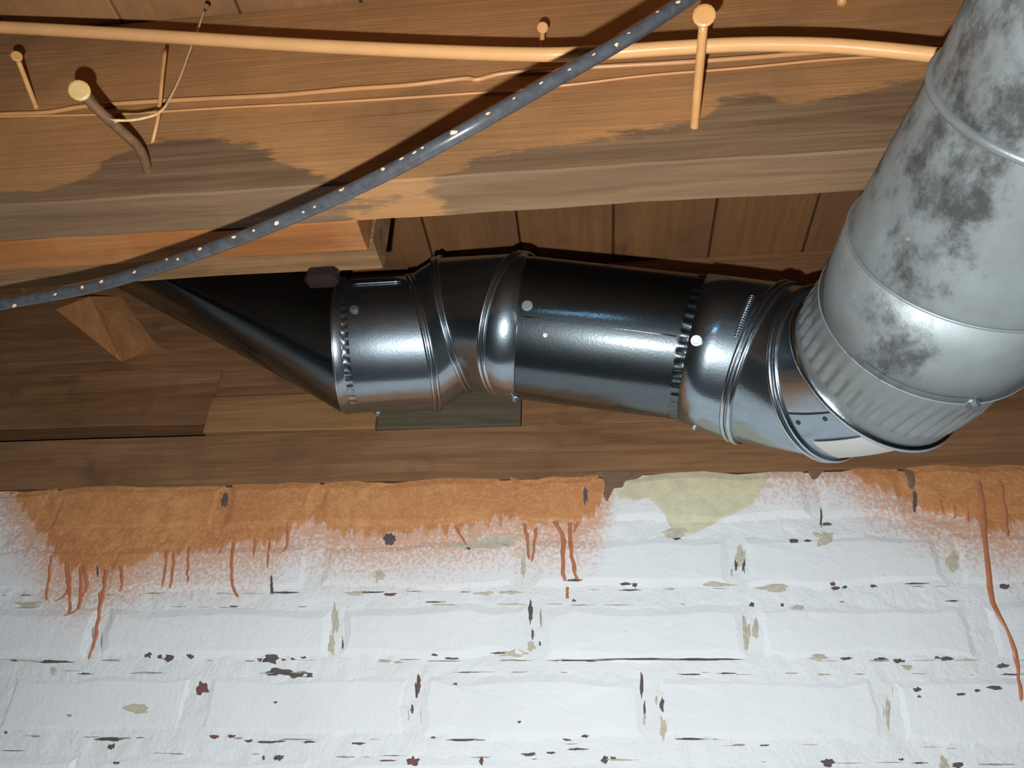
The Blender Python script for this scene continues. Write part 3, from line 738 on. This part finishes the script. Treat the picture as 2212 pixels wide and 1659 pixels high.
# cleat beside the boot
yb = .004
base = [aty(a, b, yb) for a, b in ((120, 668), (150, 644), (262, 640), (330, 735), (374, 764), (262, 782))]
rg_ = [aty(195, 640, -.030), aty(300, 766, -.030)]
v = base+rg_; f = [(0, 1, 6), (1, 2, 6), (2, 3, 7, 6), (3, 4, 7), (4, 5, 7), (5, 0, 6, 7), (5, 4, 3, 2, 1, 0)]
tag(link('wood_cleat', v, f, M['cleat'], origin=base[5]), 'wedge shaped pale wood cleat on the rim board left of the boot', 'wood block')

# ================================================================== CABLES AND NAILS
G = .052
cab = spline([aty(a, b, JY-G) for a, b in ((-420, 48), (-200, 52), (0, 59), (300, 76), (600, 95), (900, 110), (1150, 118), (1300, 114), (1450, 104), (1620, 96), (1780, 98), (1900, 107), (2030, 120), (2200, 134), (2500, 150))], 8)
v, f = tube(cab, .0052, 14); tag(link('cable', v, f, M['cable_orange'], None, True, origin=v[0]), 'thick orange painted cable strung along the near joist', 'cable')
def wire(pts, r, label, y=JY-.003):
    v, f = tube(spline([aty(a, b, y) for a, b in pts], 8), r, 8)
    tag(link('wire', v, f, M['wire_orange'], None, True, origin=v[0]), label, 'wire')
wire([(-300, 262), (0, 247), (100, 243), (180, 230), (300, 221), (450, 213), (600, 206), (760, 192), (880, 184), (1000, 170), (1030, 172), (1080, 160), (1160, 152), (1300, 144), (1450, 136), (1600, 126), (1750, 114), (1900, 104), (2200, 96)], .0020, 'thicker orange painted wire stapled flat on the joist below the cable', JY-.0024)
wire([(-300, 262), (0, 252), (150, 249), (300, 244), (500, 232), (700, 222), (880, 211), (1000, 203), (1100, 196), (1250, 181), (1400, 163), (1600, 147), (1800, 128), (2000, 118), (2200, 112)], .0012, 'thin lower orange painted wire flat on the joist', JY-.0018)
rodp = [(-420, 740), (-200, 700), (0, 658), (200, 620), (400, 558), (600, 482), (800, 392), (1000, 285), (1200, 172), (1350, 86), (1480, 2), (1560, -55), (1650, -120)]
RODZ = .352
RP = []
for a, b in rodp:
    # runs just under the joist, then climbs in front of its face
    p = atz(a, b, RODZ)
    if p.y < JY-.110: p = aty(a, b, JY-.110 + .20*(p.y-JY+.110))
    RP.append(p)
RP = spline(RP, 8)
rod = thing('black_cable', 'black cable flecked with orange paint crossing under the joist', 'cable', RP[0])
v, f = tube(RP, .0044, 16); part('sheath', (v, f), M['rod'], rod, True, 'rod')
flk = MB()
def fleck_at(px, py, w_, h_):
    d = ray(px, py).normalized(); h = BV['rod'].ray_cast(CAM, d)
    if not h[0]: return
    pts = []
    ang = -math.atan2(100, 200)
    for i in range(7):
        a = 2*PI*i/7; q = random.uniform(.6, 1.2); dx, dy = math.cos(a)*w_*.5*q, math.sin(a)*h_*.5*q
        hh = BV['rod'].ray_cast(CAM, ray(px+dx*math.cos(ang)-dy*math.sin(ang), py+dx*math.sin(ang)+dy*math.cos(ang)).normalized())
        pts.append((hh[0]+hh[1]*.0002) if hh[0] else h[0]+h[1]*.0002)
    flk.add([h[0]+h[1]*.0004]+pts, [(0, 1+i, 1+(i+1) % 7) for i in range(7)])
for a in ((30, 660, 12, 7), (178, 620, 10, 8), (220, 608, 10, 8), (290, 588, 9, 6), (360, 560, 7, 6), (384, 560, 7, 5), (432, 538, 9, 7), (505, 512, 12, 7), (548, 498, 7, 5), (598, 482, 12, 8), (680, 447, 8, 4), (738, 408, 14, 10),
          (655, 458, 8, 4), (828, 365, 10, 7), (868, 343, 16, 6), (895, 330, 12, 5), (912, 320, 8, 5), (980, 287, 20, 11), (1055, 245, 12, 5), (1110, 213, 10, 4), (1168, 180, 12, 4), (1230, 150, 10, 4), (1282, 118, 10, 4), (1331, 97, 11, 9), (1358, 72, 8, 4), (1420, 26, 8, 4), (1464, 5, 14, 7), (120, 636, 8, 5)):
    fleck_at(*a)
fo = mbpart('paint_fleck', flk, M['fleck'], rod); fo['kind'] = 'stuff'

def nail(entry, head, L, r, hr, label, mat='nail_orange', hmat=None, bend=None):
    p, q = aty(*entry, JY), aty(*head, JY-L); t = (q-p).normalized(); p_in = p - t*.006
    nl = thing('nail', label, 'nail', p)
    pts = [p_in, p, p.lerp(q, .5), q] if not bend else [p_in, p] + [aty(b[0], b[1], JY-b[2]) for b in bend] + [q]
    pe = Vector(pts[-1]); pts[-1] = pe - (pe-Vector(pts[-2])).normalized()*(.0035 if hr else 0)
    v, f = tube(spline(pts, 5), r, 10); part('shank', (v, f), M[mat], nl)
    if hr:
        t = ((q-Vector(pts[-2])).normalized()*.55 + (CAM-q).normalized()).normalized(); v, f = tube([q-t*.0034, q-t*.0008, q+t*.0008, q+t*.0014], lambda s: hr*(.8 if s < .2 or s > .9 else 1), 16)
        part('head', (v, f), M[hmat or mat], nl, False)
    return nl
nail((1500, 272), (1521, 34), .080, .0034, .0078, 'large orange painted nail right of the black cable, under the cable')
nail((320, 368), (172, 196), .076, .0040, .0076, 'large rusty nail at left with string tied round it', 'nail_rust', 'nail_head', bend=[(302, 322, .020), (264, 284, .038), (216, 241, .058)])
nail((78, 232), (36, 122), .042, .0022, .0046, 'small orange painted nail at the far left of the joist')
nail((1170, 118), (1172, 60), .028, .0022, .0046, 'short orange nail just above the cable, centre of the joist')
nail((1826, -60), (1818, 4), -.001+.03, .0036, .0, 'stub of orange nail at the top edge near the old pipe')
nail((330, 305), (357, 108), .030, .0016, .0, 'thin bent orange nail beside the string', bend=[(340, 262, .010), (346, 216, .018), (350, 170, .025)])
# string from the top nail, behind the cable, to the rusty nail
sp2 = spline([aty(442, 22, JY-.022), aty(428, 62, JY-.027), aty(412, 105, JY-.032), aty(390, 165, JY-.038), aty(364, 218, JY-.044), aty(350, 238, JY-.046), aty(330, 250, JY-.048), aty(290, 259, JY-.051), aty(250, 260, JY-.056), aty(234, 256, JY-.052), aty(240, 268, JY-.046), aty(258, 258, JY-.051)], 6)
v, f = tube(sp2, .0010, 7); tag(link('string', v, f, M['string'], None, True, origin=v[0]), 'cream string looped from the joist to the rusty nail', 'string')
nail((444, 20), (446, 14), .032, .0016, .0026, 'tiny nail at top left holding the end of the string', 'nail_rust')

# ------------------------------------------------------------------ the setting's own labels
for nm, lb_, ct in (('floor', 'bare grey concrete basement floor', 'floor'), ('wall_left', 'grey basement side wall at left', 'wall'), ('wall_right', 'grey basement side wall at right', 'wall'),
                    ('wall_front', 'grey basement wall behind the viewer with a small window', 'wall'), ('window_1', 'small high basement window with pale blue daylight', 'window'),
                    ('wall_back', 'white painted brick wall with orange overspray and drips along its top', 'wall'), ('ceiling', 'brown floor planks seen from below between the joists', 'ceiling')):
    tag(bpy.data.objects[nm], lb_, ct)
